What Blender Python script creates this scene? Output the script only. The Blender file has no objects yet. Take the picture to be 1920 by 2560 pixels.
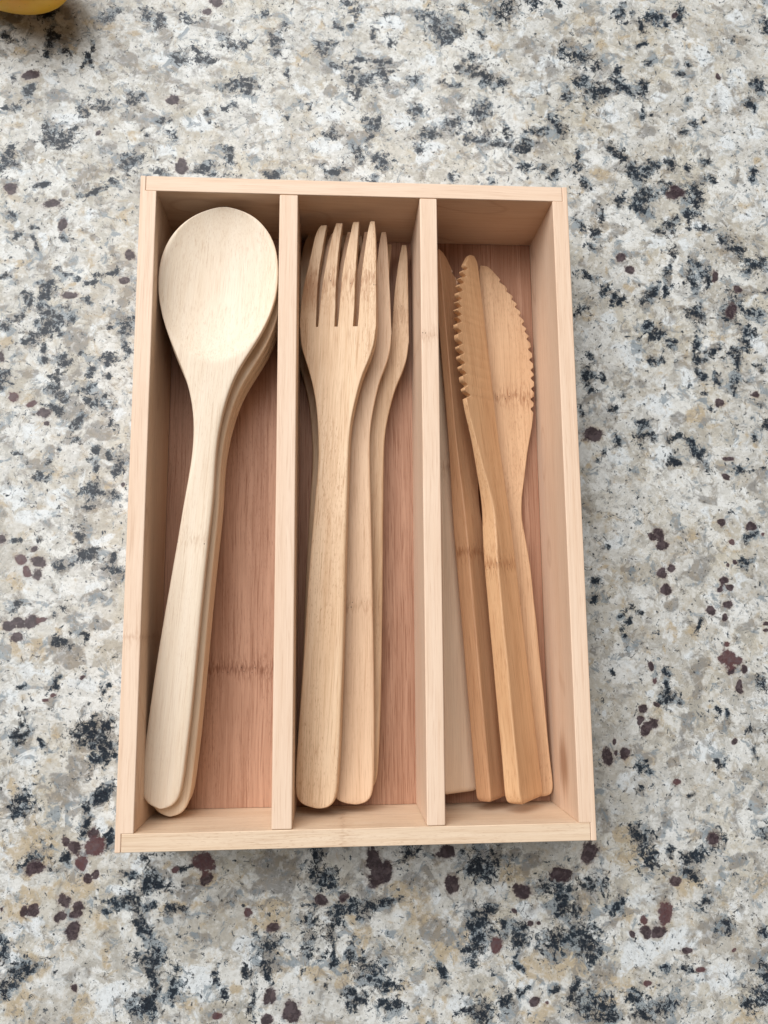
import bpy, bmesh, math, random
import numpy as np
from mathutils import Matrix, Vector

sc = bpy.context.scene
COL = sc.collection
rad = math.radians

# ------------------------------------------------------------------ camera
cam_d = bpy.data.cameras.new('camera')
cam = bpy.data.objects.new('camera', cam_d)
COL.objects.link(cam)
cam.location = (-0.00986, -0.05068, 0.33537)
cam.rotation_euler = (0.148532, -0.064044, -0.008734)
cam_d.sensor_fit = 'HORIZONTAL'
cam_d.sensor_width = 36.0
cam_d.lens = 37.5
cam_d.clip_start = 0.01
cam_d.clip_end = 50.0
sc.camera = cam

# ------------------------------------------------------------------ light
world = bpy.data.worlds.new('World')
sc.world = world
world.use_nodes = True
bg = world.node_tree.nodes['Background']
bg.inputs[0].default_value = (1.0, 0.90, 0.82, 1)
bg.inputs[1].default_value = 0.12

def area(name, loc, target, sx, sy, power, col):
    d = bpy.data.lights.new(name, 'AREA')
    d.shape = 'RECTANGLE'; d.size = sx; d.size_y = sy
    d.energy = power; d.color = col
    o = bpy.data.objects.new(name, d); COL.objects.link(o)
    o.location = loc
    v = Vector(target) - Vector(loc)
    o.rotation_euler = v.to_track_quat('-Z', 'Y').to_euler()
    return o
# a window beyond the counter, up and to the left, 
area('window_light', (-1.35, 1.75, 2.85), (0, 0, 0), 4.4, 3.5, 258, (0.985, 0.99, 1.0))

sc.view_settings.view_transform = 'Standard'
sc.view_settings.look = 'None'
sc.view_settings.exposure = 0.0
sc.view_settings.gamma = 1.0
sc.view_settings.use_curve_mapping = False

# ------------------------------------------------------------------ node helper
class NT:
    def __init__(s, name):
        s.m = bpy.data.materials.new(name); s.m.use_nodes = True
        s.t = s.m.node_tree; s.N = s.t.nodes; s.L = s.t.links
        s.bsdf = s.N['Principled BSDF']
    def put(s, sock, v):
        if v is None: return
        if isinstance(v, bpy.types.NodeSocket): s.L.new(v, sock)
        elif isinstance(v, (tuple, list)):
            sock.default_value = tuple(v) + ((1,) if len(v) == 3 and len(sock.default_value) == 4 else ())
        else: sock.default_value = v
    def math(s, op, a, b=0.0, c=None, clamp=False):
        n = s.N.new('ShaderNodeMath'); n.operation = op; n.use_clamp = clamp
        s.put(n.inputs[0], a); s.put(n.inputs[1], b)
        if c is not None: s.put(n.inputs[2], c)
        return n.outputs[0]
    def add(s, a, b): return s.math('ADD', a, b)
    def mul(s, a, b): return s.math('MULTIPLY', a, b)
    def vmath(s, op, a, b):
        n = s.N.new('ShaderNodeVectorMath'); n.operation = op
        s.put(n.inputs[0], a); s.put(n.inputs[1], b)
        return n.outputs[0]
    def coord(s): return s.N.new('ShaderNodeTexCoord').outputs['Object']
    def sep(s, v):
        n = s.N.new('ShaderNodeSeparateXYZ'); s.put(n.inputs[0], v); return n.outputs
    def comb(s, x, y, z):
        n = s.N.new('ShaderNodeCombineXYZ')
        for i, a in enumerate((x, y, z)): s.put(n.inputs[i], a)
        return n.outputs[0]
    def noise(s, v, scale, detail=2.0, rough=0.5, dist=0.0, color=False):
        n = s.N.new('ShaderNodeTexNoise'); s.put(n.inputs['Vector'], v)
        n.inputs['Scale'].default_value = scale; n.inputs['Detail'].default_value = detail
        n.inputs['Roughness'].default_value = rough; n.inputs['Distortion'].default_value = dist
        return n.outputs['Color' if color else 'Fac']
    def voro(s, v, scale, feature='F1', rnd=1.0):
        n = s.N.new('ShaderNodeTexVoronoi'); n.feature = feature
        s.put(n.inputs['Vector'], v); n.inputs['Scale'].default_value = scale
        n.inputs['Randomness'].default_value = rnd
        return n.outputs
    def ramp(s, x, lo, hi, a=0.0, b=1.0, smooth=True):
        n = s.N.new('ShaderNodeMapRange'); n.interpolation_type = 'SMOOTHSTEP' if smooth else 'LINEAR'
        n.clamp = True
        s.put(n.inputs[0], x); s.put(n.inputs[1], lo); s.put(n.inputs[2], hi)
        s.put(n.inputs[3], a); s.put(n.inputs[4], b)
        return n.outputs[0]
    def mix(s, f, a, b, blend='MIX'):
        n = s.N.new('ShaderNodeMix'); n.data_type = 'RGBA'; n.blend_type = blend
        s.put(n.inputs[0], f); s.put(n.inputs[6], a); s.put(n.inputs[7], b)
        return n.outputs[2]
    def attr(s, name):
        n = s.N.new('ShaderNodeAttribute'); n.attribute_name = name; return n.outputs['Fac']
    def bump(s, h, strength, dist):
        n = s.N.new('ShaderNodeBump'); n.inputs['Strength'].default_value = strength
        n.inputs['Distance'].default_value = dist
        s.L.new(h, n.inputs['Height']); s.L.new(n.outputs[0], s.bsdf.inputs['Normal'])

# ------------------------------------------------------------------ materials
def bamboo(name, light, dark, grain='Y', fibre=0.35, tone=0.35, strip=0.0, strip_amt=0.25,
           node=(), pores=0.0, rough=0.5, seed=0.0, stain=None, edge=None, cool=0.0):
    """Bamboo. grain: axis of the fibres; strip: width in mm of the glued strips; node: list of
    (position along the grain in mm, width, strength); pores: amount of short dark fibre ends."""
    t = NT(name)
    v = t.vmath('MULTIPLY', t.coord(), (1000, 1000, 1000))
    x, y, z = t.sep(v)
    if grain == 'X': x, y = y, x
    elif grain == 'Z': y, z = z, y
    off = seed * 37.7
    g = t.comb(t.add(x, off), t.add(y, off * 3.1), t.add(z, off * .7))
    # slight wander of the fibres
    wan = t.noise(t.vmath('MULTIPLY', g, (.05, .02, .05)), 1.0, 1.0)
    gx = t.add(t.add(x, off), t.mul(wan, 2.2))
    def st(sx, sy): return t.comb(t.mul(gx, sx), t.mul(t.add(y, off * 3.1), sy), t.mul(t.add(z, off * .7), sx))
    broad = t.noise(st(.16, .012), 1.0, 3.0, .55)
    mid = t.noise(st(.75, .018), 1.0, 2.0, .6)
    fine = t.noise(st(2.4, .045), 1.0, 3.0, .65)
    hair = t.noise(st(4.5, .10), 1.0, 2.0, .6)
    f = t.ramp(broad, .3, .72)
    c = t.mix(t.mul(f, tone), light, dark)
    c = t.mix(t.mul(t.ramp(mid, .42, .75), fibre * .55), c, dark)
    darker = tuple(a * b for a, b in zip(dark, (.64, .48, .38)))
    c = t.mix(t.mul(t.ramp(fine, .50, .72), fibre * .8), c, darker)
    c = t.mix(t.mul(t.ramp(hair, .58, .72), fibre * .75), c, darker)
    pale = tuple(min(1, a * 1.12) for a in light)
    c = t.mix(t.mul(t.ramp(fine, .44, .30), .35), c, pale)
    if strip:
        cell = t.math('FLOOR', t.math('DIVIDE', t.add(gx, 500.0), strip))
        wn = t.N.new('ShaderNodeTexWhiteNoise'); wn.noise_dimensions = '1D'
        t.put(wn.inputs['W'], t.add(cell, seed * 11.0))
        c = t.mix(t.mul(wn.outputs['Value'], strip_amt), c, dark)
        fr = t.math('FRACT', t.math('DIVIDE', t.add(gx, 500.0), strip))
        ed = t.math('ABSOLUTE', t.add(fr, -.5))
        c = t.mix(t.mul(t.ramp(ed, .465, .5), strip_amt * 1.3), c, darker)
    if pores:
        pn = t.noise(st(3.6, .42), 1.0, 2.0, .6)
        pm = t.noise(st(.10, .022), 1.0, 1.0)
        c = t.mix(t.mul(t.mul(t.ramp(pn, .57, .68), t.ramp(pm, .38, .60)), pores), c, darker)
    wob = t.noise(st(1.6, .03), 1.0, 3.0, .7)
    for (yn, wn_, amt) in node:
        d = t.add(t.add(y, -yn), t.mul(t.add(wob, -.5), wn_ * 4.2))
        band = t.mul(t.ramp(t.math('ABSOLUTE', d), wn_ * .12, wn_ * .42, 1.0, 0.0), .8)
        brown = tuple(a * b for a, b in zip(dark, (.60, .44, .34)))
        c = t.mix(t.mul(band, amt), c, brown)
        wide = t.ramp(t.math('ABSOLUTE', t.add(y, -yn)), 0.0, wn_ * 2.6, 1.0, 0.0)
        dash = t.noise(st(2.2, .22), 1.0, 2.0, .6)
        c = t.mix(t.mul(t.mul(wide, t.ramp(dash, .50, .62)), amt * 1.25), c, brown)
        vo = t.voro(t.comb(t.mul(gx, .62), t.mul(y, .48), z if not isinstance(z, float) else 0.0), 1.0)
        dot = t.ramp(vo['Distance'], .10, .17, 1.0, 0.0)
        close = t.ramp(t.math('ABSOLUTE', t.add(y, -yn)), wn_ * .35, wn_ * .75, 1.0, 0.0)
        c = t.mix(t.mul(t.mul(dot, close), .85), c, (.055, .026, .016))
    if stain:
        (sx, sy, sz, r, amt, scol) = stain
        n = t.N.new('ShaderNodeVectorMath'); n.operation = 'DISTANCE'
        t.put(n.inputs[0], t.vmath('MULTIPLY', v, (1, .6, 1))); t.put(n.inputs[1], (sx, sy * .6, sz))
        dd = t.add(n.outputs['Value'], t.mul(t.add(wob, -.5), r * 1.4))
        c = t.mix(t.mul(t.ramp(dd, r * .2, r, 1.0, 0.0), amt), c, scol)
    if edge:      # a glued edge of another tone (axis height mm, colour)
        (h0, h1, amt, ecol) = edge
        c = t.mix(t.mul(t.ramp(z, h0, h1), amt), c, ecol)
    t.L.new(c, t.bsdf.inputs['Base Color'])
    t.put(t.bsdf.inputs['Roughness'], t.ramp(fine, .3, .7, rough - .05, rough + .08))
    t.bsdf.inputs['Specular IOR Level'].default_value = .32
    t.bump(t.add(fine, t.mul(hair, .6)), .22, .00012)
    return t.m

def granite_material():
    t = NT('polished_granite')
    v = t.vmath('MULTIPLY', t.coord(), (1000, 1000, 1000))
    dk, gn, rd = t.attr('dark'), t.attr('garnet'), t.attr('redness')
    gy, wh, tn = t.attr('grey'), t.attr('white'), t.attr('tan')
    def sh(x, y): return t.vmath('ADD', v, (x, y, 5))
    big = t.noise(v, .030, 3.0, .55)
    med = t.noise(v, .13, 6.0, .64, .7)
    med2 = t.noise(sh(71, 13), .17, 6.0, .64, .6)
    med3 = t.noise(sh(171, 113), .10, 6.0, .62, .6)
    bl = t.noise(sh(11, 213), .36, 5.0, .66, .35)
    fin = t.noise(v, .75, 4.0, .70, .4)
    spk = t.noise(sh(31, 57), 1.25, 4.0, .72, 1.3)
    # crystals: irregular cells, each with its own tone and cleavage direction
    wob = t.vmath('MULTIPLY', t.vmath('ADD', t.noise(v, .16, 5.0, .65, .4, True), (-.5, -.5, -.5)), (22, 22, 0))
    wv = t.vmath('ADD', v, wob)
    vo = t.voro(wv, .068); cs = t.sep(vo['Color'])
    vs = t.voro(t.vmath('ADD', wv, (40, 80, 0)), .22); cs2 = t.sep(vs['Color'])
    vr = t.N.new('ShaderNodeVectorRotate'); vr.rotation_type = 'Z_AXIS'
    t.put(vr.inputs['Vector'], v); t.put(vr.inputs['Angle'], t.mul(cs[0], 6.28))
    comb = t.noise(t.vmath('MULTIPLY', vr.outputs[0], (.75, .11, 1)), 1.0, 4.0, .66, .4)
    cream, white = (.49, .455, .375), (.64, .67, .675)
    c = t.mix(t.ramp(big, .36, .64), cream, (.54, .53, .49))
    c = t.mix(t.mul(t.ramp(cs[1], .35, .9), .65), c, (.385, .36, .31))
    c = t.mix(t.mul(t.ramp(cs[2], .5, .85), .65), c, (.68, .69, .67))
    c = t.mix(t.mul(t.ramp(cs2[1], .55, .80), .46), c, (.29, .275, .24))
    c = t.mix(t.mul(t.ramp(cs2[2], .6, .85), .42), c, (.70, .71, .69))
    c = t.mix(t.mul(t.ramp(t.add(t.mul(wh, .40), med), .56, .70), .92), c, white)
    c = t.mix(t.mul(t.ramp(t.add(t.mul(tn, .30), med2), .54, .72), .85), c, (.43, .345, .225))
    gmask = t.ramp(t.add(t.mul(gy, .34), med3), .545, .66)
    c = t.mix(t.mul(gmask, .80), c, t.mix(t.ramp(med2, .42, .60), (.20, .195, .185), (.235, .205, .165)))
    c = t.mix(t.mul(t.ramp(comb, .50, .74), .30), c, (.30, .27, .21))
    c = t.mix(t.mul(t.ramp(comb, .46, .28), .30), c, (.74, .74, .71))
    c = t.mix(t.mul(t.ramp(bl, .51, .66), .30), c, (.27, .25, .215))
    c = t.mix(t.mul(t.ramp(bl, .48, .36), .32), c, (.75, .76, .75))
    c = t.mix(t.mul(t.ramp(fin, .53, .68), .24), c, (.22, .20, .165))
    # biotite: blue-grey body, ragged slate and black flakes, thinning out from the cluster centres
    dn = t.noise(sh(211, 13), .44, 6.0, .72, .5)
    dn2 = t.noise(sh(511, 413), .15, 7.0, .70, .7)
    body = t.ramp(t.math('SUBTRACT', dn2, t.math('SUBTRACT', .562, t.mul(dk, .19))), -.02, .045)
    c = t.mix(t.mul(body, .76), c, t.mix(t.ramp(med2, .46, .54), (.195, .235, .262), (.235, .222, .20)))
    dthr = t.math('SUBTRACT', .602, t.mul(dk, .185))
    slate = t.ramp(t.math('SUBTRACT', dn, dthr), -.008, .018)
    c = t.mix(t.mul(slate, .80), c, t.mix(t.ramp(med3, .44, .56), (.064, .088, .112), (.088, .086, .084)))
    core = t.ramp(t.math('SUBTRACT', t.add(dn, t.mul(t.add(spk, -.5), .35)), t.add(dthr, .036)), -.006, .014)
    c = t.mix(t.mul(core, .94), c, (.020, .027, .036))
    blk = t.ramp(t.math('SUBTRACT', spk, t.math('SUBTRACT', .640, t.mul(dk, .135))), -.005, .014)
    c = t.mix(t.mul(blk, .92), c, (.016, .019, .025))
    # lone flakes
    fl = t.voro(sh(3, 9), .17); fc = t.sep(fl['Color'])
    lone = t.mul(t.ramp(t.add(fl['Distance'], t.mul(t.add(spk, -.5), .30)), .055, .10, 1.0, 0.0), t.ramp(fc[0], .36, .44))
    c = t.mix(t.mul(lone, .85), c, (.025, .026, .030))
    # garnets
    ge = t.add(gn, t.add(t.mul(t.add(fin, -.5), .9), t.mul(t.add(med, -.5), 1.4)))
    gm = t.ramp(ge, -.02, .20)
    gcol = t.mix(t.ramp(t.add(rd, t.mul(t.add(fin, -.5), .6)), .1, .75), (.038, .025, .030), (.095, .043, .045))
    gcol = t.mix(t.mul(t.ramp(spk, .5, .68), .5), gcol, (.014, .011, .014))
    gcol = t.mix(t.mul(t.ramp(bl, .53, .42), .55), gcol, (.095, .068, .075))
    gcol = t.mix(t.mul(t.ramp(dn, .54, .60), .35), gcol, (.16, .12, .115))
    c = t.mix(t.mul(t.ramp(ge, -.30, .02), .28), c, (.26, .18, .145))
    c = t.mix(t.mul(gm, .95), c, gcol)
    t.L.new(c, t.bsdf.inputs['Base Color'])
    t.put(t.bsdf.inputs['Roughness'], t.ramp(fin, .3, .7, .10, .20))
    t.bsdf.inputs['Specular IOR Level'].default_value = .17
    return t.m

# ------------------------------------------------------------------ mesh helpers
def link(name, me, mat, parent=None, loc=(0, 0, 0)):
    o = bpy.data.objects.new(name, me); COL.objects.link(o)
    o.location = loc
    if mat is not None: me.materials.append(mat)
    if parent is not None: o.parent = parent
    return o

def tag(o, label, cat, group=None):
    o['label'] = label; o['category'] = cat
    if group: o['group'] = group

def prism(poly, z0, z1, bevel=.0005, seg=3):
    """Upright board from a plan polygon with softened edges."""
    bm = bmesh.new()
    lo = [bm.verts.new((x, y, z0)) for x, y in poly]
    hi = [bm.verts.new((x, y, z1)) for x, y in poly]
    n = len(poly)
    bm.faces.new(lo[::-1]); bm.faces.new(hi)
    for i in range(n):
        bm.faces.new((lo[i], lo[(i + 1) % n], hi[(i + 1) % n], hi[i]))
    bmesh.ops.recalc_face_normals(bm, faces=bm.faces)
    bmesh.ops.bevel(bm, geom=bm.edges[:], offset=bevel, segments=seg, profile=.5, affect='EDGES', clamp_overlap=True)
    me = bpy.data.meshes.new('board'); bm.to_mesh(me); bm.free()
    me.polygons.foreach_set('use_smooth', [True] * len(me.polygons))
    # keep the big faces flat: weight normals by area
    nv = np.zeros((len(me.vertices), 3))
    for p in me.polygons:
        for vi in p.vertices: nv[vi] += np.array(p.normal) * p.area ** 1.0
    nv /= np.maximum(np.linalg.norm(nv, axis=1, keepdims=True), 1e-12)
    me.normals_split_custom_set_from_vertices(nv.tolist())
    return me

def hermite(pts):
    """Smooth monotone-safe curve through (value, position) pairs given as (u, v) in mm."""
    P = sorted(pts, key=lambda q: q[1]); Q = [P[0]]
    for q in P[1:-1]:
        if q[1] - Q[-1][1] > (.25 if (q[1] < 12 or q[1] > P[-1][1] - 16) else 2.4) and q[1] < P[-1][1] - .05: Q.append(q)
    Q.append(P[-1])
    v = np.array([q[1] for q in Q]); u = np.array([q[0] for q in Q])
    # light smoothing of the middle
    us = u.copy()
    for i in range(3, len(u) - 3): us[i] = .25 * u[i - 1] + .5 * u[i] + .25 * u[i + 1]
    u = us
    h = np.diff(v); s = np.diff(u) / h; m = np.zeros_like(u)
    m[0], m[-1] = s[0], s[-1]
    for i in range(1, len(u) - 1):
        m[i] = 0 if s[i - 1] * s[i] <= 0 else 2 * s[i - 1] * s[i] / (s[i - 1] + s[i])
    def f(x):
        x = min(max(x, v[0]), v[-1]); i = min(max(int(np.searchsorted(v, x)) - 1, 0), len(h) - 1)
        t = (x - v[i]) / h[i]
        return ((2 * t**3 - 3 * t**2 + 1) * u[i] + (t**3 - 2 * t**2 + t) * h[i] * m[i]
                + (-2 * t**3 + 3 * t**2) * u[i + 1] + (t**3 - t**2) * h[i] * m[i + 1])
    return f

def outline(Lp, Rp, soft=1.9):
    """Left and right edge of a closed, softened outline as functions of the length."""
    def clean(P):
        P = sorted(P, key=lambda q: q[1]); Q = [P[0]]
        for q in P[1:-1]:
            if np.hypot(q[0] - Q[-1][0], q[1] - Q[-1][1]) > 1.6 and np.hypot(q[0] - P[-1][0], q[1] - P[-1][1]) > 1.2: Q.append(q)
        return Q + [P[-1]]
    A, B = clean(Lp), clean(Rp)
    P = np.array(A + B[::-1][1:-1], float)
    def sm(P):
        return .25 * np.roll(P, 1, 0) + .5 * P + .25 * np.roll(P, -1, 0)
    P = sm(P)
    for _ in range(4):
        N = np.roll(P, -1, 0)
        P = np.stack([.75 * P + .25 * N, .25 * P + .75 * N], 1).reshape(-1, 2)
    seg = np.hypot(*(np.roll(P, -1, 0) - P).T); s = np.concatenate([[0], np.cumsum(seg)]); Pc = np.vstack([P, P[:1]])
    m = int(s[-1] / .4); q = np.linspace(0, s[-1], m, endpoint=False)
    P = np.stack([np.interp(q, s, Pc[:, 0]), np.interp(q, s, Pc[:, 1])], 1)
    k = np.fft.fftfreq(m, s[-1] / m); P = np.fft.ifft(np.fft.fft(P, axis=0) * np.exp(-2 * (np.pi * k * soft)**2)[:, None], axis=0).real
    i0, i1 = int(P[:, 1].argmin()), int(P[:, 1].argmax())
    P = np.roll(P, -i0, 0); i1 = (i1 - i0) % len(P)
    a, b = P[:i1 + 1], np.vstack([P[i1:], P[:1]])[::-1]
    mono = lambda q: np.maximum.accumulate(q)
    fa = lambda v: float(np.interp(v, mono(a[:, 1]), a[:, 0]))
    fb = lambda v: float(np.interp(v, mono(b[:, 1]), b[:, 0]))
    return fa, fb, float(P[0, 1]), float(P[i1, 1])

def loft(rings, ids, cap0=True, sharp1=False):
    """Closed skin over rings (equal point counts); returns {part id: mesh}, smooth across part borders."""
    n = len(rings[0]); V = np.array(rings, float).reshape(-1, 3) / 1000.0
    F, I = [], []
    for r in range(len(rings) - 1):
        a, b = r * n, (r + 1) * n
        for k in range(n):
            k2 = (k + 1) % n
            F.append((a + k, a + k2, b + k2, b + k)); I.append(ids[r])
    nb = len(V)
    cap1 = V[-n:].copy()
    V = np.vstack([V, V[:n].mean(0), cap1.mean(0), cap1])
    e0 = nb + 2 if sharp1 else nb - n          # a sharp end has its own corner points
    for k in range(n):
        k2 = (k + 1) % n
        if cap0: F.append((nb, k2, k)); I.append(ids[0])
        F.append((nb + 1, e0 + k, e0 + k2)); I.append(ids[-1])
    NV = np.zeros_like(V)
    for f in F:
        p = V[list(f)]
        nn = np.cross(p[1] - p[0], p[2] - p[0]) if len(f) == 3 else np.cross(p[2] - p[0], p[3] - p[1])
        for i in f: NV[i] += nn
    # outward?
    c = V.mean(0)
    if np.sum(np.einsum('ij,ij->i', NV, V - c)) < 0:
        F = [f[::-1] for f in F]; NV = -NV
    NV /= np.maximum(np.linalg.norm(NV, axis=1, keepdims=True), 1e-15)
    out = {}
    for pid in dict.fromkeys(I):
        fs = [f for f, i in zip(F, I) if i == pid]
        used = sorted({i for f in fs for i in f}); mp = {o: k for k, o in enumerate(used)}
        me = bpy.data.meshes.new(pid)
        me.from_pydata(V[used].tolist(), [], [tuple(mp[i] for i in f) for f in fs])
        me.polygons.foreach_set('use_smooth', [True] * len(me.polygons))
        me.normals_split_custom_set_from_vertices(NV[used].tolist())
        out[pid] = me
    return out

def rquad(c, r, k=4):
    """Rounded four-cornered section; c = four corners (x, z), r = corner radius in mm."""
    c = [np.array(q, float) for q in c]; pts = []
    for i in range(4):
        p, a, b = c[i], c[i - 1], c[(i + 1) % 4]
        da, db = a - p, b - p
        la, lb = np.linalg.norm(da) + 1e-9, np.linalg.norm(db) + 1e-9
        rr = min(r, la * .48, lb * .48)
        s, e = p + da / la * rr, p + db / lb * rr
        for j in range(k):
            t = j / (k - 1)
            pts.append((1 - t)**2 * s + 2 * t * (1 - t) * p + t**2 * e)
    return pts

def rows(v0, v1, step, fine=6.0, both=True):
    L = list(np.arange(v0 + fine, v1 - fine, step))
    a = [v0 + fine * (1 - math.cos(q)) for q in np.linspace(0, math.pi / 2, 12)]
    b = [v1 - fine * (1 - math.cos(q)) for q in np.linspace(math.pi / 2, 0, 12)] if both else list(np.arange(v1 - fine, v1 - .6, step / 2)) + [v1 - .3, v1]
    return sorted(set(np.round(a + L + b, 4)))

def set_mat(o, m):
    o.material_slots[0].link = 'OBJECT'; o.material_slots[0].material = m

def utensil(name, parts, mat, M):
    """An empty at the handle end that carries the parts."""
    e = bpy.data.objects.new(name, None); COL.objects.link(e)
    e.empty_display_size = .01
    e.matrix_world = M
    for pn, me in parts:
        if not me.materials: me.materials.append(mat)
        o = bpy.data.objects.new(pn, me); COL.objects.link(o); o.parent = e
        set_mat(o, mat)
    return e

def copy_utensil(src, mat, M):
    e = src.copy(); COL.objects.link(e); e.matrix_world = M
    for ch in list(src.children):
        c = ch.copy(); COL.objects.link(c); c.parent = e
        set_mat(c, mat)
    return e

def pose(O, tip, roll=0.0):
    """Frame with +Y from the handle end O to the tip, rolled about its length (degrees)."""
    O = Vector(O); V = (Vector(tip) - O).normalized()
    U = V.cross(Vector((0, 0, 1))).normalized(); N = U.cross(V)
    r = rad(roll); U2 = U * math.cos(r) + N * math.sin(r); N2 = U2.cross(V)
    M = Matrix.Identity(4)
    for i in range(3):
        M[i][0], M[i][1], M[i][2], M[i][3] = U2[i], V[i], N2[i], O[i]
    return M

# ------------------------------------------------------------------ countertop
# minerals seen in the slab: centre x, y and half-widths, in mm
GARNETS = '''-81.2,187.6,2.9,2.5 -144.9,196.8,3.2,2.3 -132,135.2,4.5,3.1 -126.9,125.9,1.9,2.7 -75.8,155.2,2.9,3.6 -149.8,142.7,2.9,2.9 -68.5,233.1,2.3,2.3
-64.4,237.7,3.2,3.2 -114.6,169.6,1.6,1.6 173.8,209.8,1.4,1.9 148.8,149.8,3.6,2.3 153.2,241.3,1.6,2.3 121.7,117.1,2.5,3 125.3,110.6,1.9,2.5
164.1,108,1.8,3.2 104.1,34.3,4.1,3.3 162.2,48.4,2.5,2.5 180,53.7,1.9,1.9 164.8,22.4,2.7,1.5 162.7,14.7,2.2,1.2 145.8,147.4,2.6,2.3 170.9,92.8,2.7,3.3
174.1,102.9,2.2,2.2 -132.1,134.9,4.2,3.2 -126.7,126.1,1.8,2.7 -122.1,94.1,3.3,2.2 -99.4,99.8,3.6,1.7 -98,112.5,2.3,2.9 -131.1,40,2.7,2.4
-129.4,35.7,1.3,1.3 -149.9,66.4,1.8,3 -97.2,11.7,1.1,1.1 -144.5,-11.9,2.4,2.7 -129,-21.7,3.4,2.7 -129.7,-27,2.4,2.6 -132.2,-15.3,1.5,1.5
-137,-45.4,3.1,2.7 -131.9,-45.1,3.4,2.6 -141,-47.9,2.4,2.4 -136.3,-51.9,3.1,2.2 -108.8,-133.1,2.7,2.4 -102.8,-127.2,1.9,1.9 -112.9,-131.2,1.9,2.6
-110.2,-67.8,1.2,0.8 -125.1,-140.2,3.1,2.7 -109,-133.5,3.4,2.7 -104.5,-145,1.6,1.6 -101,-143.4,1.6,1.6 -113.4,-152.5,2.9,2.7 -114.8,-158.4,1.9,2.3
-109,-164.8,3.5,3.7 -124.5,-156.8,1.6,1.9 -127.5,-156.3,1.6,1.6 -59.6,-146.8,2.5,2.7 9.1,-146.5,5.6,4.7 6.3,-140.3,3.2,4.7 -14.8,-154.9,2.9,2.4
-5.6,-154.3,1.7,1.7 -33.7,-164.2,2.9,1.9 -33.8,-190.2,2.7,3.3 -25.8,-195.9,3.5,4.5 -35,-199.1,2.4,2.4 -108.8,-184.3,1.3,1.6 -108.5,-154.2,2.3,2.5
-109.6,-157.5,2.7,2.1 -136.4,-155.5,1,1 94.1,-140.3,4.2,4.2 36,-138,4.4,2.9 38.1,-150.8,2.9,4.2 11.7,-145.3,2.7,4.2 66.5,-153.8,3.9,3.3
63.8,-151.7,1.7,1.7 82.3,-148.5,5,3.2 129,-152.4,2.5,2.3 121.6,-170.7,3.7,2.5 116.4,-171,2.4,2.4 110.6,-171.9,1.4,1.4 68.9,-166.9,1.6,1.6
72.8,-167,0.9,0.9 69.7,-195.4,2.3,1.9 146.2,-135.8,3.5,3.5 132.6,-178.4,2.9,1.9 61.6,-162.3,0.9,1.4 130.5,-10.1,2.4,3.1 131.9,-14.5,2.8,2.3
127.9,-12,1.3,1.3 159.7,-4.8,1.9,1.9 172.1,-6.5,1.7,2.1 136.3,-25.4,2.5,2.5 131.2,-27,2.3,2.5 132.1,-34.6,2.8,2.3 165.7,-22.8,1.1,1.1
159.2,-31,2.4,2.1 156.7,-33.7,1.6,1.6 161.4,-34.2,1.6,1.3 159.3,-40.6,3,2.3 151,-43.1,2.2,2.5 157.7,-46.4,1.5,1.7 175.2,-48.9,1.9,1.3
174.3,-52.4,1.5,1.1 164.4,-68.5,1.3,1.9 162.5,-74.8,1.7,3.1 123.8,-66.7,1.7,1.9 119.9,-83.1,2.4,2 125.9,-81.3,1.4,1.3 118.5,-87.9,2,1.5
117.3,-89.7,1.1,1.1 124.1,-89.8,2.6,2.8 120.7,-92.1,2.2,2.4 104,-102.6,3.1,3.3 112.4,-101.1,2.1,2.6 108.9,-100.5,0.7,0.7 107.5,-97,1,1
158.6,-97.8,1.2,1.2 161.9,-23.9,1.1,1.1 158.9,-68.2,2.4,2'''
RED_GARNETS = '''-142.6,48.4,2.9,2.5 -135.5,44.7,2.7,1.3 -136.3,-20.6,2.2,2.2 -134,-25.3,1.5,1.9 -101.6,-132.7,3.1,3.5 -106.7,-138,2.4,2 -121.1,-74.5,1.4,1.1
-123.8,-76.3,1.6,1 -128.1,-44.5,2,1.6 -101.5,-132.8,3.4,3.9 -106.7,-138.9,2.4,2.9 -61.1,-140.3,4.1,4.5 -70.4,-142.5,1.4,1.4 -53.6,-195.4,2.7,1.4
-43.6,-158.6,1.6,1.6 124.4,-164.2,3.5,4.2 115.7,-167,1.4,1.7 55.6,-173.8,2.1,2.6 75,-196.4,1.2,1.2 114.3,-190.8,1.9,1.6 137.3,-186.4,2.7,1.2
151.7,-179.7,1,1 163.3,-12.9,1.5,1.4 177.1,-11.2,1.2,1.2 158.1,-63.7,3.5,3.7 154.8,-63.7,2,2 161.9,-64.8,2.6,1.5 159.1,-58.4,1.7,1.5
124.9,-72.1,1.5,1.1 132,-114.1,1.9,1.2'''
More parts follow.
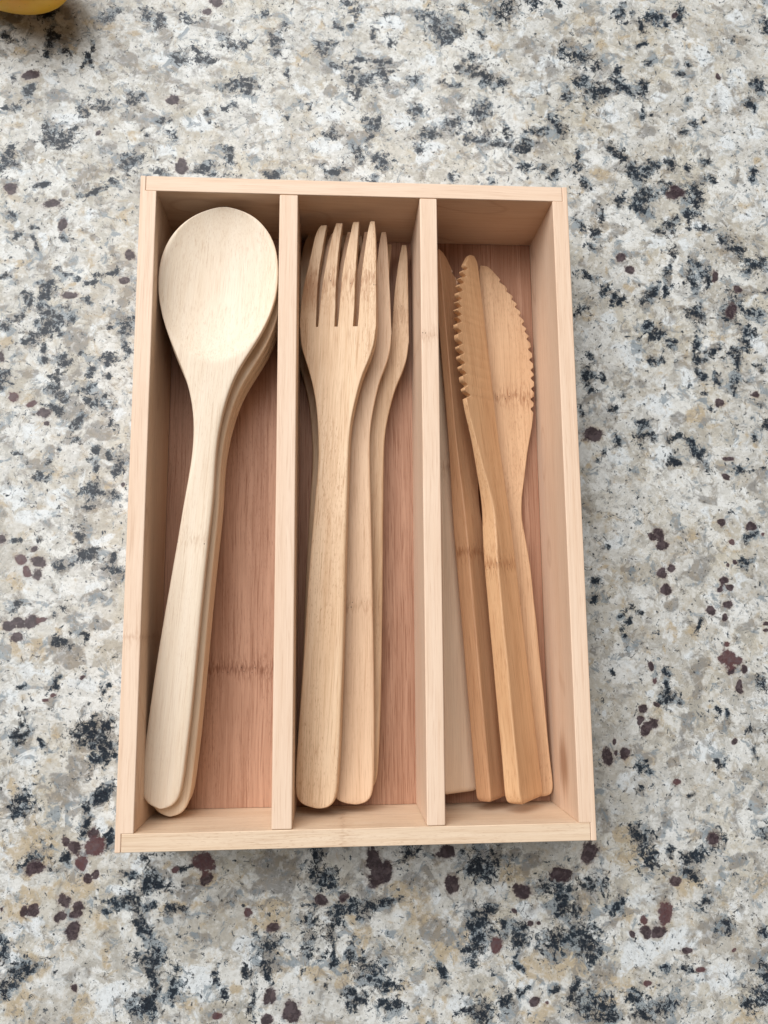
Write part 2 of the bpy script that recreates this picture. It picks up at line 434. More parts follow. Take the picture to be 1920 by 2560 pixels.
DARK = '''-113.7,229.9,2.9,2.9 -134.1,217.6,2.6,2.6 -136.9,211.3,2.3,3.9 -138.6,206.6,1.6,1.6 -96.4,229.5,2.6,2.6 -89.3,226.6,1.9,2.6 -74.7,228.1,2.6,2.6
-56.2,217.5,5.8,2.9 -80.5,211,3.2,2.9 -66.9,210.4,2.6,1.6 -71.5,211.7,1.9,1.9 -113.3,187.7,3.9,1.6 -113.8,183.2,3.9,1.6 -153.4,181.7,5.2,1.6
-145,187.3,1.9,2.6 -122.4,178.7,1.9,3.2 -134,168.9,3.2,3.9 -127.9,167.7,4.5,3.2 -152.2,161.7,2.6,2.6 -151.2,155.8,1.9,2.6 -100.3,186.7,2.6,3.2
-94.2,187.7,1,1.9 -83.7,180.1,2.3,1 -64.2,181.2,1.6,2.6 -51.6,194.7,5.8,3.2 -46.4,194.1,1.6,2.3 -55.2,183.4,1.6,1.6 -80.7,169.3,1.4,2.6
-55.8,161.1,1.9,3.2 -99.8,154.4,4.5,4.5 -84.9,152.7,2.6,1.6 -65.9,154,3.9,1.9 -115.4,142.2,4.5,1.6 -139.5,146.6,2.3,1.3 -106.2,145.4,1.9,1.6
-93.7,171.8,1.3,1.6 -130,210.1,1.9,0.6 -120.1,202.8,1,2.6 -151.5,195.4,1,1.6 -117.1,212.1,0.5,1.3 -121.7,207.7,1.3,1.3 -139.1,227.5,2.6,2.6
-155.5,216.7,1.9,1.9 -130.3,162.4,3.2,1.3 -153.6,151.3,1.9,2.6 -41.8,234.3,2.3,2.3 -1.7,237.8,3.2,2.3 -31.7,227.2,1.6,1.9 -35.9,218,2.6,4.5
8.3,225,2.3,1.6 -12.8,219.3,2.9,1 -14.6,214.9,2.6,2.6 -6.8,208.1,3.2,1.3 11.8,212.1,3.9,1.9 3.2,211.7,4.5,1 3.2,202.3,4.5,2.6 1,195.9,2.3,3.2
13.9,205.1,2.6,3.9 -31.5,203.2,1.3,2.6 34.6,237.1,5.8,2.6 38.8,230,3.9,5.8 40.9,224.4,3.9,2.6 47.5,227.1,3.2,2.6 70.6,238.7,4.5,3.9 26.1,202.4,2.3,2.6
54.7,206.7,2.6,2.3 61.5,203,2.6,3.2 69.5,201.7,3.2,2.3 54.5,213,3.2,1.3 48.6,209.6,1,1.9 7.3,179.9,3.9,2.6 5.9,172.9,1.6,3.9 0.2,164.4,3.2,2.6
14.2,159.5,3.9,2.6 9.3,161.6,1.9,1 -10.3,172,2.9,1 -9.6,174.7,1,1.3 -31.6,180.1,1,1.3 -37.2,153.4,2.6,1.6 -11.7,154.2,1,2.3 -6.8,153.6,1.9,1.9
6.5,152.5,1.9,1.9 29.4,184.6,2.3,2.6 35.6,174,3.9,2.6 45.1,180.5,3.9,3.9 58.5,174,5.8,2.6 67,168.8,5.2,1.6 60.3,187.2,3.9,3.2 46.6,154.4,1.6,2.3
29.8,166.9,1.9,1.9 52,173,1.6,1.6 0.4,229.1,1.6,1 -8.5,227.1,1,1.3 16.3,233.8,2.3,0.8 58.4,225.2,1.3,1.3 52.9,237.9,1.6,1.6 18.4,222.7,1.9,1.9
46.2,199.2,3.2,1 71.5,175.9,1.3,3.2 39,202.1,1.9,1.3 -23.6,186.5,1.3,1.3 62.3,154.1,1,1.9 83.3,243.4,3.2,2.6 97.6,245.7,1.3,1.3 128.8,245.9,1.6,1.6
132.6,239.5,1,1.3 137.7,236,1,3.2 154.3,241.7,1.9,3.2 148.5,234,1.6,1.6 126.6,240.5,3.2,1.9 99.8,218.9,1.6,2.6 106,216.8,3.9,3.9 112.5,212.2,1.9,2.6
106.9,204,2.6,3.2 112.5,197.8,3.9,3.9 117.7,198.8,2.6,2.6 124.6,203.1,3.2,4.5 128.2,200,3.2,1.9 135.7,201.9,1.9,1.9 99.9,196.6,1.9,1.9
125,209.5,1.9,1.3 140.2,214.9,1.9,1.9 135.6,225.3,1.9,1.3 135.8,190,1.3,3.9 134,184.4,1.6,1.6 141.5,186.6,1.3,1.3 92.8,183.7,3.9,2.6
83.1,177.9,3.9,1.6 97.7,178.4,2.3,2.6 77.1,171.5,3.2,2.3 73.6,163.7,1.3,1.3 120,170.6,2.9,2.6 122.7,166.8,3.2,2.6 101.9,166.1,1,2.6 102.7,160,3.2,1.9
93.1,156.6,1.6,2.6 86.7,158.7,1.9,1.9 79.6,160,2.6,2.6 129,160.8,2.6,3.2 137.8,161.8,3.9,3.2 133.9,157.8,3.9,2.6 146.3,162.9,1.6,2.3 154.1,162.3,1,1.9
161,166.4,1.9,1.9 166.2,155.7,2.6,3.2 168.2,152.7,2.6,0.8 157,195.5,1.6,1.3 198.7,235.4,1.6,2.9 193.9,205,3.2,3.2 188.4,197.5,0.6,3.2
182,228.1,1.3,1.3 159.1,215.3,1.3,1.3 157.2,209.6,1,1 153.8,180.7,1.9,1.3 159.3,184.9,1,1 162.8,187.4,0.8,0.8 189.4,158,1.3,2.6 104.4,150.8,1.9,2.6
120.2,146.7,2.6,2.6 155.7,153.1,2.6,2.6 158.2,147.8,2.6,2.6 134,147.1,3.2,3.2 148.8,149.8,5.2,3.2 143.8,237.9,3.9,3.2 158,144.5,2.7,3.3
152.7,138.6,2.7,2.7 130.9,140.6,3,2.5 146.2,133.3,2.7,2.5 139.8,129.3,2.5,1.6 161.4,131.4,2.7,1.4 154.1,132.2,1.1,1.1 134,145.8,2.7,2.7
111.6,138.8,1.1,2.5 109.4,131.1,0.7,2.7 104,131.9,2.2,1.4 108.4,122.8,1.9,2.2 103.5,108.3,2.7,0.8 112.2,101.6,2.5,2.2 117.4,97.4,2.2,2.2
102.7,92.2,2.5,2.7 120.8,93.8,2.2,1.4 145.8,118.6,1.4,2.2 143.5,111,1.6,4.4 142.4,102.2,0.8,3.3 157.7,113.2,2.5,2.2 159.7,106.3,1.1,3.8
154.2,106.2,2.2,2.7 136.3,102.1,1.4,1.4 152.6,92.5,3.3,3.3 156,88.8,1.6,3.3 153.4,77.1,0.7,3.8 153.2,69.8,0.7,3.3 154.7,61.9,0.5,2.7 171,94.1,3.8,5.7
176.8,81.8,3.3,2.7 173.8,74.9,2.2,3.3 169.3,70.6,2.7,2.2 172.5,65.1,1.6,3.3 170.7,57.2,2.2,4.4 171.6,126.2,2.5,2.5 175.5,120.6,2.7,2.2
183.7,114.4,3.8,2.2 185.2,118.3,1.6,1.6 178.9,116.9,2.7,1.1 185.6,100.6,3.8,1.1 180,91.1,2.2,2.2 134.1,84.7,2.5,1.9 137.4,80.5,2.7,1.9
142.4,74.5,1.6,1.6 129.2,79.2,0.5,1.1 134.9,68.3,1.9,1.1 159.8,73.5,2.5,2.5 157,68,1.4,1.4 161.8,59.6,1.4,2.2 103.7,61.3,2.7,2.7 102.8,55.3,1.4,1.4
103.4,68.5,1.6,1.6 110.1,61.3,0.5,2.2 100.6,46.3,1.1,1.6 115.7,44.1,1.1,1.9 125.1,38.6,1.6,1.4 127.4,32.4,2.2,2.2 118,52.7,1.1,1.1 140.9,31.3,2.2,1.4
145,31.9,0.8,2.2 149.6,29,1.9,2.2 151.6,24.9,1.1,2.2 113.8,30,0.8,2.5 106.6,24.7,0.8,0.8 138.9,23.7,0.5,1.9 154.5,19.7,0.7,3.3 179.2,21,1.4,1.4
170.7,18,3.3,1.1 181.3,65.6,1.4,1.4 180.9,49.5,2.2,1.4 183.3,41.7,2.2,2.2 158.9,43.9,1.1,1.1 154.1,52.5,1.1,1.1 179,33.4,1.1,1.1 134.4,100.2,1.6,3.3
130.5,96.4,1.4,1.1 161.4,105.1,0.8,0.8 119.3,146.7,1.1,1.1 -149.2,132.1,2.7,1.8 -138.7,125,1.5,0.9 -125.9,120.6,1.2,1.2 -147,119.4,1.5,1.5
-140.7,116.9,1.2,1.8 -129.8,106.8,0.7,0.7 -126,104.6,1.8,0.9 -121,102.3,1.5,1.2 -115.3,99.5,2.4,0.9 -110.5,101.9,3,1.2 -103.8,103.4,1.8,0.7
-129.2,95.9,3.6,1.8 -133.1,94.5,1.8,1.8 -139.9,91.8,2.4,2.4 -132.5,89.3,2.4,1.8 -128.4,84.8,3.6,3.6 -129,80.2,3.6,2.4 -124.6,76.4,1.8,1.2
-133.1,76.3,2.4,2.4 -144.3,83.9,3,1.2 -147.8,81.2,1.8,1.8 -135.8,82.7,0.7,0.7 -138.7,74.2,3,2.7 -134.4,68.5,1.2,1.5 -134.2,63.7,1.8,1.8
-124.7,65.5,3.6,2.7 -125.2,57.1,2.4,3 -126.4,51.4,3.6,2.1 -147,58.1,3,3.6 -147.9,53.7,1.8,1.8 -120.1,84,1.8,1.8 -115.6,91.6,1.2,1.2
-104.2,81.3,0.7,0.7 -96.9,82.1,2.4,3.6 -99.2,78.1,1.2,1.2 -98.9,70.3,1.2,3.6 -104.7,64.4,3.6,1.8 -112.3,58.6,1.8,1.2 -105.6,57.7,0.7,0.7
-115.3,51.5,1.5,1.5 -112.9,52.2,0.5,2.1 -105.2,47.8,0.9,0.9 -112.3,44.9,3,2.4 -108.4,45.9,0.5,1.8 -116.7,37.3,2.1,1.8 -127,40.7,1.8,2.1
-103.7,39,1.8,1.5 -139.1,23.8,0.9,0.9 -122.4,25.8,0.9,0.5 -129,22,1.5,1.2 -109.1,26.5,2.4,1.8 -114.6,29.8,1.5,0.7 -103.7,24.6,0.9,1.5
-131.9,15.8,3,1.5 -110,19,0.9,2.4 -99.9,20.3,1.5,3 -110.7,9.2,3,3 -111.3,3.7,2.4,1.2 -102.4,8,3.6,1.5 -124.4,47,0.9,0.9 -117.9,68.4,1.2,0.6
-151.4,101.4,1.2,1.2 -116,141.5,3.6,1.2 -138,-10.6,1,1 -131.2,-11.3,1,1 -115.2,-10.6,1.7,2.7 -118.9,-21.7,2,1.7 -112.8,-18.4,3.4,2
-108.9,-17.7,1.4,1.4 -101.4,-24.4,2.7,2 -97.4,-27.1,0.8,0.8 -100.6,-20.3,0.8,0.4 -138.7,-39.1,1.7,1.7 -120,-39.5,0.7,0.4 -109.4,-50.7,1.9,0.8
-118.9,-54.3,1.7,2 -116.2,-56,0.5,0.5 -135.4,-73.4,1.4,1.1 -121,-70.4,1.4,0.8 -119.1,-68.8,1,1 -99.8,-71.6,1,0.7 -102.2,-75.4,1.7,2 -131.6,-84.5,1.7,2
-131,-89.6,4.1,1.7 -134.4,-91.7,1.4,1.4 -123.9,-93.4,1,1 -105.8,-87.5,4.1,2.7 -103.1,-91.3,5.5,4.1 -99.8,-94.5,2.7,4.1 -101.5,-99.5,4.1,2.7
-97.5,-88.9,2,2 -130.2,-115.6,2,4.8 -134.3,-119.2,1,0.7 -129.9,-120.5,2.7,2 -101.5,-114.4,2.7,2.7 -105.1,-118,0.7,2 -98.4,-113.8,2.7,2
-104.2,-124.8,1.4,2.7 -99,-128.8,3.4,0.8 -97.7,-130.4,2,2.7 -125.9,-138.1,4.1,2 -124,-41.9,0.8,0.8 -111.7,-137.3,1,1 -77.9,-146.7,3.9,4.4
-77.8,-150.1,4.4,2.9 -81.4,-148.3,3.9,1.9 -91.7,-155.3,5.8,1.9 -87.4,-153.3,2.9,2.9 -80.2,-157.3,2.4,1.4 -72.2,-159.2,2.9,1.4 -83.5,-163.5,1.5,3.9
-79.6,-174.5,3.4,4.8 -79.7,-184.5,1.2,6.8 -82,-193,3.4,2.9 -79.9,-191,1.5,2.9 -70.5,-186.4,3.7,4.4 -55.6,-182,1.2,2.9 -52,-188.7,2.1,1.4
-16.6,-140.1,2.1,3.9 -13.4,-148.1,3.9,2.4 -19.2,-167.2,3.4,8.7 3.5,-157.2,7.8,2.4 -4.7,-159.1,6.8,2.9 -9.3,-162.4,2.9,3.9 -11.6,-168.3,1.2,2.9
-0.2,-177.1,2.9,3.9 6.1,-182.4,4.4,4.4 -10.6,-175.9,1.2,2.9 -34.5,-172.6,3.9,5.8 -40.4,-194.1,0.8,4.8 -42.4,-181.6,0.8,2.9 -3,-190.5,2.4,3.4
4.2,-193.2,1.9,1.9 -126.2,-179.6,1.2,1.2 -128.1,-176.2,3.5,2.9 -131.6,-182.6,1.9,2.4 -81.7,-138,2.4,1.9 -41.7,-165.6,1.2,1.2 -35.2,-182.7,1,3.9
-65.5,-143.2,2.9,1.2 -111.9,-137.3,1.5,1.5 -71.7,-176,0.8,0.8 -86.8,-144.8,2.9,1.2 -134.6,-168.6,2.1,3.5 52.8,-141.5,5.8,5.8 48.1,-144,3.9,3.9
118,-135.1,3.9,3.9 118.4,-144.1,2.9,4.4 135.9,-149.9,2.9,2.4 137.8,-143.7,3.9,2.9 127.3,-140.7,1.2,2.4 168,-133.6,2.9,2.4 93.1,-151.4,5.8,2.4
79.8,-153.7,5.8,3.9 82.3,-160.8,3.9,3.9 87.9,-162.2,1.9,1.9 103.9,-163.6,3.4,3.4 107,-159.7,0.8,2.9 89.4,-170.6,4.8,4.8 92,-175.8,3.9,4.8
78.9,-175,4.8,3.9 80.9,-172,1.9,1.9 64.1,-169.8,3.4,2.9 65.9,-173.3,2.9,1.5 48.4,-165.8,4.4,3.9 51.3,-162,2.4,2.4 46.5,-167.5,1.9,1.9
49.2,-172.8,3.4,2.9 48,-180.4,1.9,1.9 32.8,-182.9,1.9,1.9 65.6,-181,1,2.9 92.8,-197.2,5.8,3.4 96.3,-201.6,3.9,2.9 85.6,-192.8,1.7,3.9
120,-198.2,6.8,2.4 112.2,-203,3.9,1.9 107.9,-196.1,2.9,2.4 131.2,-185.8,3.4,1.5 160.8,-198,5.8,4.8 163.4,-189.4,2.9,3.9 156.7,-202.1,2.4,2.4
49.4,-198.2,3.9,4.4 41.1,-199.4,3.9,0.7 57.8,-192.6,2.9,2.9 12.3,-186.8,2.9,1.9 12.2,-195.2,2.9,2.9 65.2,-191.6,1.5,1 76.8,-190.7,1.5,1.5
46.1,-146.6,0.8,1.9 12.5,-157.9,3.9,1.2 149.5,-169.8,2.4,2.9 165.7,-172.9,1.9,1.9 141.6,-159.9,1.9,1.9 20.2,-138.9,2.9,2.9 56.7,-168.7,0.8,1.9
121.7,-185.4,1,1 156.8,-163,1.2,1.2 146.2,-135.8,3.9,3.9 117.3,-42.1,1.1,1.6 121.2,-45.8,0.8,0.8 115.3,-47.9,0.8,1.3 112.6,-52.1,1.1,1.6
113.5,-55.8,0.8,1.6 113.6,-43.1,1.1,1.1 100.8,-37.4,1.1,1.1 100.8,-30.2,0.8,0.8 131.7,-67.6,1.1,2.1 130.6,-72.3,1.1,1.1 130.9,-76,1.6,2.1
130.2,-79.1,2.4,1.9 136.6,-81.2,1.1,1.6 171.7,-10.7,1,2.1 171.3,-23.4,1.6,1.6 172.3,-74.4,1.9,2.6 156.3,-87.8,1.3,2.6 119.7,-109.1,1.3,1.6
122.1,-105.1,0.8,0.8 123.5,-111.9,1,1 118.8,-116.1,1.6,1.6 139,-118.5,1.1,1.1 108.5,-67.9,0.8,1.3 165.6,-95.1,0.5,0.5 166.4,-103.1,0.6,0.5
150.2,-105.1,0.8,1.6 107.4,-14.2,0.5,0.5 145.9,-48.7,0.4,0.4 151.5,-86.6,1,2.6'''
GREY = '''-103.2,208.1,8.4,4.5 -131.5,186.3,6.5,3.9 -67.6,225.2,9.7,4.5 -143.1,164.9,3.9,3.9 -92.6,179.4,7.8,5.2 -74.5,194.6,6.5,3.2 -100.1,179.1,4.5,4.5
-115.7,148.8,9,5.2 -153.1,223,7.8,3.9 -128.4,143.7,1.9,2.9 -109.6,163,5.8,3.9 -99.8,154.4,5.8,5.2 -12.4,205.6,4.5,3.9 -11.7,193.9,5.8,3.9
7.4,187.6,4.5,3.9 1,173.5,3.9,5.2 6.1,215,5.8,1.9 43.9,191.3,7.1,6.5 49.5,186.8,5.2,3.9 -31.1,160.3,3.2,1.9 -15.8,157.8,6.5,1.9 -40,155.6,4.5,1.9
-35.8,214,4.5,3.2 17.4,195,7.8,2.6 25.8,238.3,5.8,3.2 -2.6,154.4,3.9,1.9 12.8,155.7,5.2,1.9 81.1,223,4.5,5.2 107.4,232.2,5.2,3.9 103.3,222.3,3.9,3.9
150.4,221.9,3.9,3.9 113.5,173.5,3.2,2.6 136.5,177.4,5.2,3.2 177.2,246.1,3.9,2.6 143.8,237.9,5.8,5.2 180.5,158.5,1.9,2.6 125.2,199.1,7.8,3.9
162.9,172.8,2.6,5.2 147.8,203.2,3.9,3.9 121.5,129.5,4.9,4.4 125.8,120.1,4.4,3.3 136.8,100.3,6,4.4 146.7,94.2,2.7,2.7 102.5,112.6,3.3,3.3
105.6,51.7,6.5,4.4 171.6,77.4,2.7,2.7 145.1,42,7.1,4.9 179.6,102.3,5.5,4.4 179,18.6,4.4,2.7 132.9,137.4,4.4,4.4 172.2,118,3.8,3.3 143.4,109.1,3.3,4.9
-117.9,75.2,7.9,7.9 -118.9,57.2,3.6,4.2 -122.6,47.7,7.3,3 -105.9,34.6,6.7,3.6 -136.8,57.6,4.8,2.4 -127.4,25.1,2.4,2.4 -132.5,20.8,3.6,3
-102.1,107.1,6.7,3 -100.1,86.6,4.8,3.6 -111.4,120.9,5.5,3 -137.4,100.3,3,1.8 -118.7,42,3,2.4 -104.2,113,3.6,4.2 -99.1,93.2,4.2,3 -112.3,-57.3,5.5,5.5
-102.5,-46.3,5.5,4.8 -121,-76.5,4.1,4.1 -106.8,-94.4,6.8,3.4 -102.6,-27.1,5.5,3.4 -109,-101.8,7.5,5.5 -114.8,-111,10.2,10.2 -115.4,-61.1,5.5,2
-108.8,-34.4,6.8,2.7 -61.3,-167.6,5.8,3.4 -33.9,-143.6,14.5,10.7 -32.6,-177.7,3.9,5.8 -68.8,-152.9,8.7,2.9 -64.4,-149.7,4.8,3.9 -128.1,-176.2,3.9,3.9
98.1,-185.5,7.8,5.8 63.2,-140,5.8,3.9 70.7,-142.9,5.8,4.8 87.7,-145.1,5.8,3.9 33.5,-170.5,11.6,5.8 157.2,-146,6.8,3.9 145.5,-172.3,6.8,6.8
21.9,-147.7,7.8,4.8 103.6,-169.3,5.8,2.9 84.5,-174.7,4.8,4.8 146.8,-27.6,5.8,4.8 134.7,-42.2,5.3,4.2 142.5,-73.5,4.8,5.8 115.7,-25.9,5.3,2.1
159.2,-48.8,3.2,2.6 132.8,-105.8,4.8,4.2 154.9,-92.4,4.2,2.1 139.8,-89.6,5.3,5.3 100.8,-59.9,1.6,1.6'''
WHITE = '''-128.2,201.7,4.5,3.2 -89.9,222.7,7.1,3.9 -69.2,176.4,8.4,7.8 -126.9,174.4,7.8,3.9 -47,165.1,3.9,5.2 -88.1,211,4.5,4.5 -136,193.7,3.9,1.9
-85.8,160.8,9,5.2 -143.8,153.1,3.9,2.6 -39,180.6,6.5,5.2 -10.3,180.8,7.8,5.8 -13.8,166.9,12.9,3.9 19.2,229.1,9,3.9 -6,205.8,3.9,3.9
36.2,164.8,12.9,6.5 38.6,180.2,3.9,3.9 58,206.8,2.6,2.6 71.3,168.2,1.9,1.9 20.3,198.2,3.9,1.6 -23.7,196.5,6.5,3.9 33.4,213,7.1,3.9 22.2,179.7,7.8,6.5
91.8,213.8,6.5,5.2 86.2,200.8,7.1,5.2 143.7,198.2,5.2,3.2 175.6,173.2,9,5.8 188.3,240,7.8,4.5 177.7,201.1,12.9,12.9 189.8,181.6,6.5,6.5
118.7,189.3,8.4,3.9 167.6,218.5,7.8,5.2 115.1,88.7,5.5,3.3 143.2,86.1,3.8,3.3 136.4,123.5,8.2,4.4 124.3,70.6,10.9,10.9 134.7,46.7,10.9,8.2
180.7,77.5,6.5,7.1 158.5,133.6,8.2,2.7 180.5,137.4,6.5,4.4 147.6,61.8,6,7.1 166.4,32.1,4.4,4.4 115.8,23,8.2,4.4 151.7,123.9,6,3.3 133.5,26,6.5,6.5
-133.5,119,4.8,4.8 -146.8,127.4,3.6,4.8 -141.1,7.3,7.3,7.9 -129.5,66.7,3,3 -123.1,83.6,2.4,2.4 -102.7,44.1,4.8,3.6 -111.4,50.9,3.6,2.4
-136.6,31.9,7.3,6.1 -123.6,8.5,7.9,6.1 -147.2,50.6,3,3 -116.2,131.6,6.7,4.8 -131.2,-97.1,4.1,5.5 -130,-1.4,17,4.1 -109.8,-70.2,8.2,4.1
-109,-30.4,4.1,2.7 -99.2,-124.9,4.1,2.7 -130.5,-110.7,2.7,2.7 -134.9,-65.4,5.5,5.5 -132.3,-133.8,8.2,4.1 -137.9,-78.8,5.5,4.1 -106.5,-13,6.1,3.4
-85.2,-140.5,5.8,4.8 -77.2,-139.9,2.9,2.9 -125.5,-162.2,9.7,4.8 -92.2,-188.1,9.7,8.7 -43.4,-172.3,6.8,5.8 -13.8,-163.1,3.9,3.9 -60.8,-185.1,10.7,7.8
-90.1,-150.6,4.8,2.9 -129.7,-171.2,3.9,3.9 -121.4,-180.5,2.4,2.4 -39.7,-179.2,4.8,4.8 120.6,-139.7,4.8,3.9 134.6,-147.6,3.4,2.9 68.1,-162.1,9.7,4.8
118.5,-159.2,11.6,3.9 55.3,-152.1,8.7,4.8 29.2,-154.9,3.9,6.8 129,-174.4,19.4,5.8 145.1,-190.5,14.5,5.8 67.2,-187.9,4.8,3.9 37.6,-195.3,9.7,4.8
22.2,-188,4.8,4.8 146.7,-155.6,4.8,2.9 110.7,-179,9.7,9.7 111.4,-12.3,6.9,4.8 115,-59,3.2,4.2 103.2,-86.9,2.4,2.4 113.1,-111.5,6.4,5.8
141.6,-63,3.7,3.2 122.8,-74.8,2.6,2.6 108.9,-50,3.7,3.2 173.1,-63.9,3.2,3.2 147.3,-100,4.8,4.8 167.4,-30.5,3.7,3.7'''
TAN = '''-113.5,224.8,12.9,6.5 -152.3,209.1,7.1,5.2 -90,206.3,2.6,2.6 -138,156.2,3.9,1.9 -101.6,220.6,5.2,2.6 -49.7,163.5,2.6,3.2 -101.7,169.3,3.9,3.9
-128.1,212.5,5.8,5.8 -24.5,211.3,5.8,6.5 -38.1,224.2,5.2,2.6 64.2,221.4,3.9,3.2 -16.1,229.1,3.9,3.9 1.9,234.7,3.2,3.2 37.6,242.1,3.9,1.9
116.7,223.7,3.2,3.9 114.3,235,3.9,5.2 128.3,229.9,3.9,2.6 157.4,223.8,3.9,3.9 189.9,164.2,3.9,3.9 112.7,157.2,5.8,3.9 126.6,100.7,4.4,3.3
114.4,111,3.3,2.7 162.2,81.5,4.4,3.8 168.6,119.2,3.8,4.9 152.1,40.9,6.5,5.5 177.5,29.8,2.7,2.7 101.2,21.2,2.7,2.7 -147.3,73.5,4.2,3.6
-144.4,107.5,10.9,3.6 -113.3,109.5,3.6,3.6 -104.4,13.5,3,3 -127.6,17.1,4.8,2.4 -100,131.4,3.6,3.6 -95.8,53,2.4,2.4 -106.9,87.1,1.8,1.8
-122.1,100,3.6,1.8 -130.2,-58.4,12.3,6.1 -138.2,-29.6,5.5,4.1 -104.2,-35.1,4.8,2 -117.2,-89.2,4.1,4.8 -136.2,-108.7,5.5,5.5 -119.8,-135.3,5.5,5.5
-111.4,-146.6,14.5,5.8 -116.3,-171.7,7.8,5.8 -95.8,-162.3,5.8,4.8 -126.6,-187.7,9.7,5.8 -98,-172.2,3.9,3.9 -26.4,-177.9,5.8,7.8 1.6,-169.5,8.7,7.8
-66.9,-158.1,11.6,3.9 -47.6,-187.2,3.9,3.9 -64.2,-192.4,5.8,5.8 -111.9,-173.9,2.1,2.1 16.8,-188.6,5.8,5.8 38,-176.7,10.7,8.7 88.8,-183.5,3.9,5.8
102.5,-190.8,8.7,5.8 70.5,-199.8,11.6,5.8 133.3,-153.4,11.6,5.8 108.5,-167.7,7.8,4.8 92.7,-160.2,7.8,5.8 164.3,-155.2,6.8,4.8 109.3,-134.9,6.8,5.8
23.9,-199.8,5.8,5.8 25.3,-166,8.7,8.7 143.5,-10.1,8.5,2.6 134.1,-51.8,4.8,3.2 164.4,-17.3,4.8,2.6 106.2,-26.9,4.8,2.1 123.5,-62.3,3.2,3.2
148.4,-84.5,2.1,2.1'''

def blobs(s): return [tuple(float(a) for a in q.split(',')) for q in s.split()]

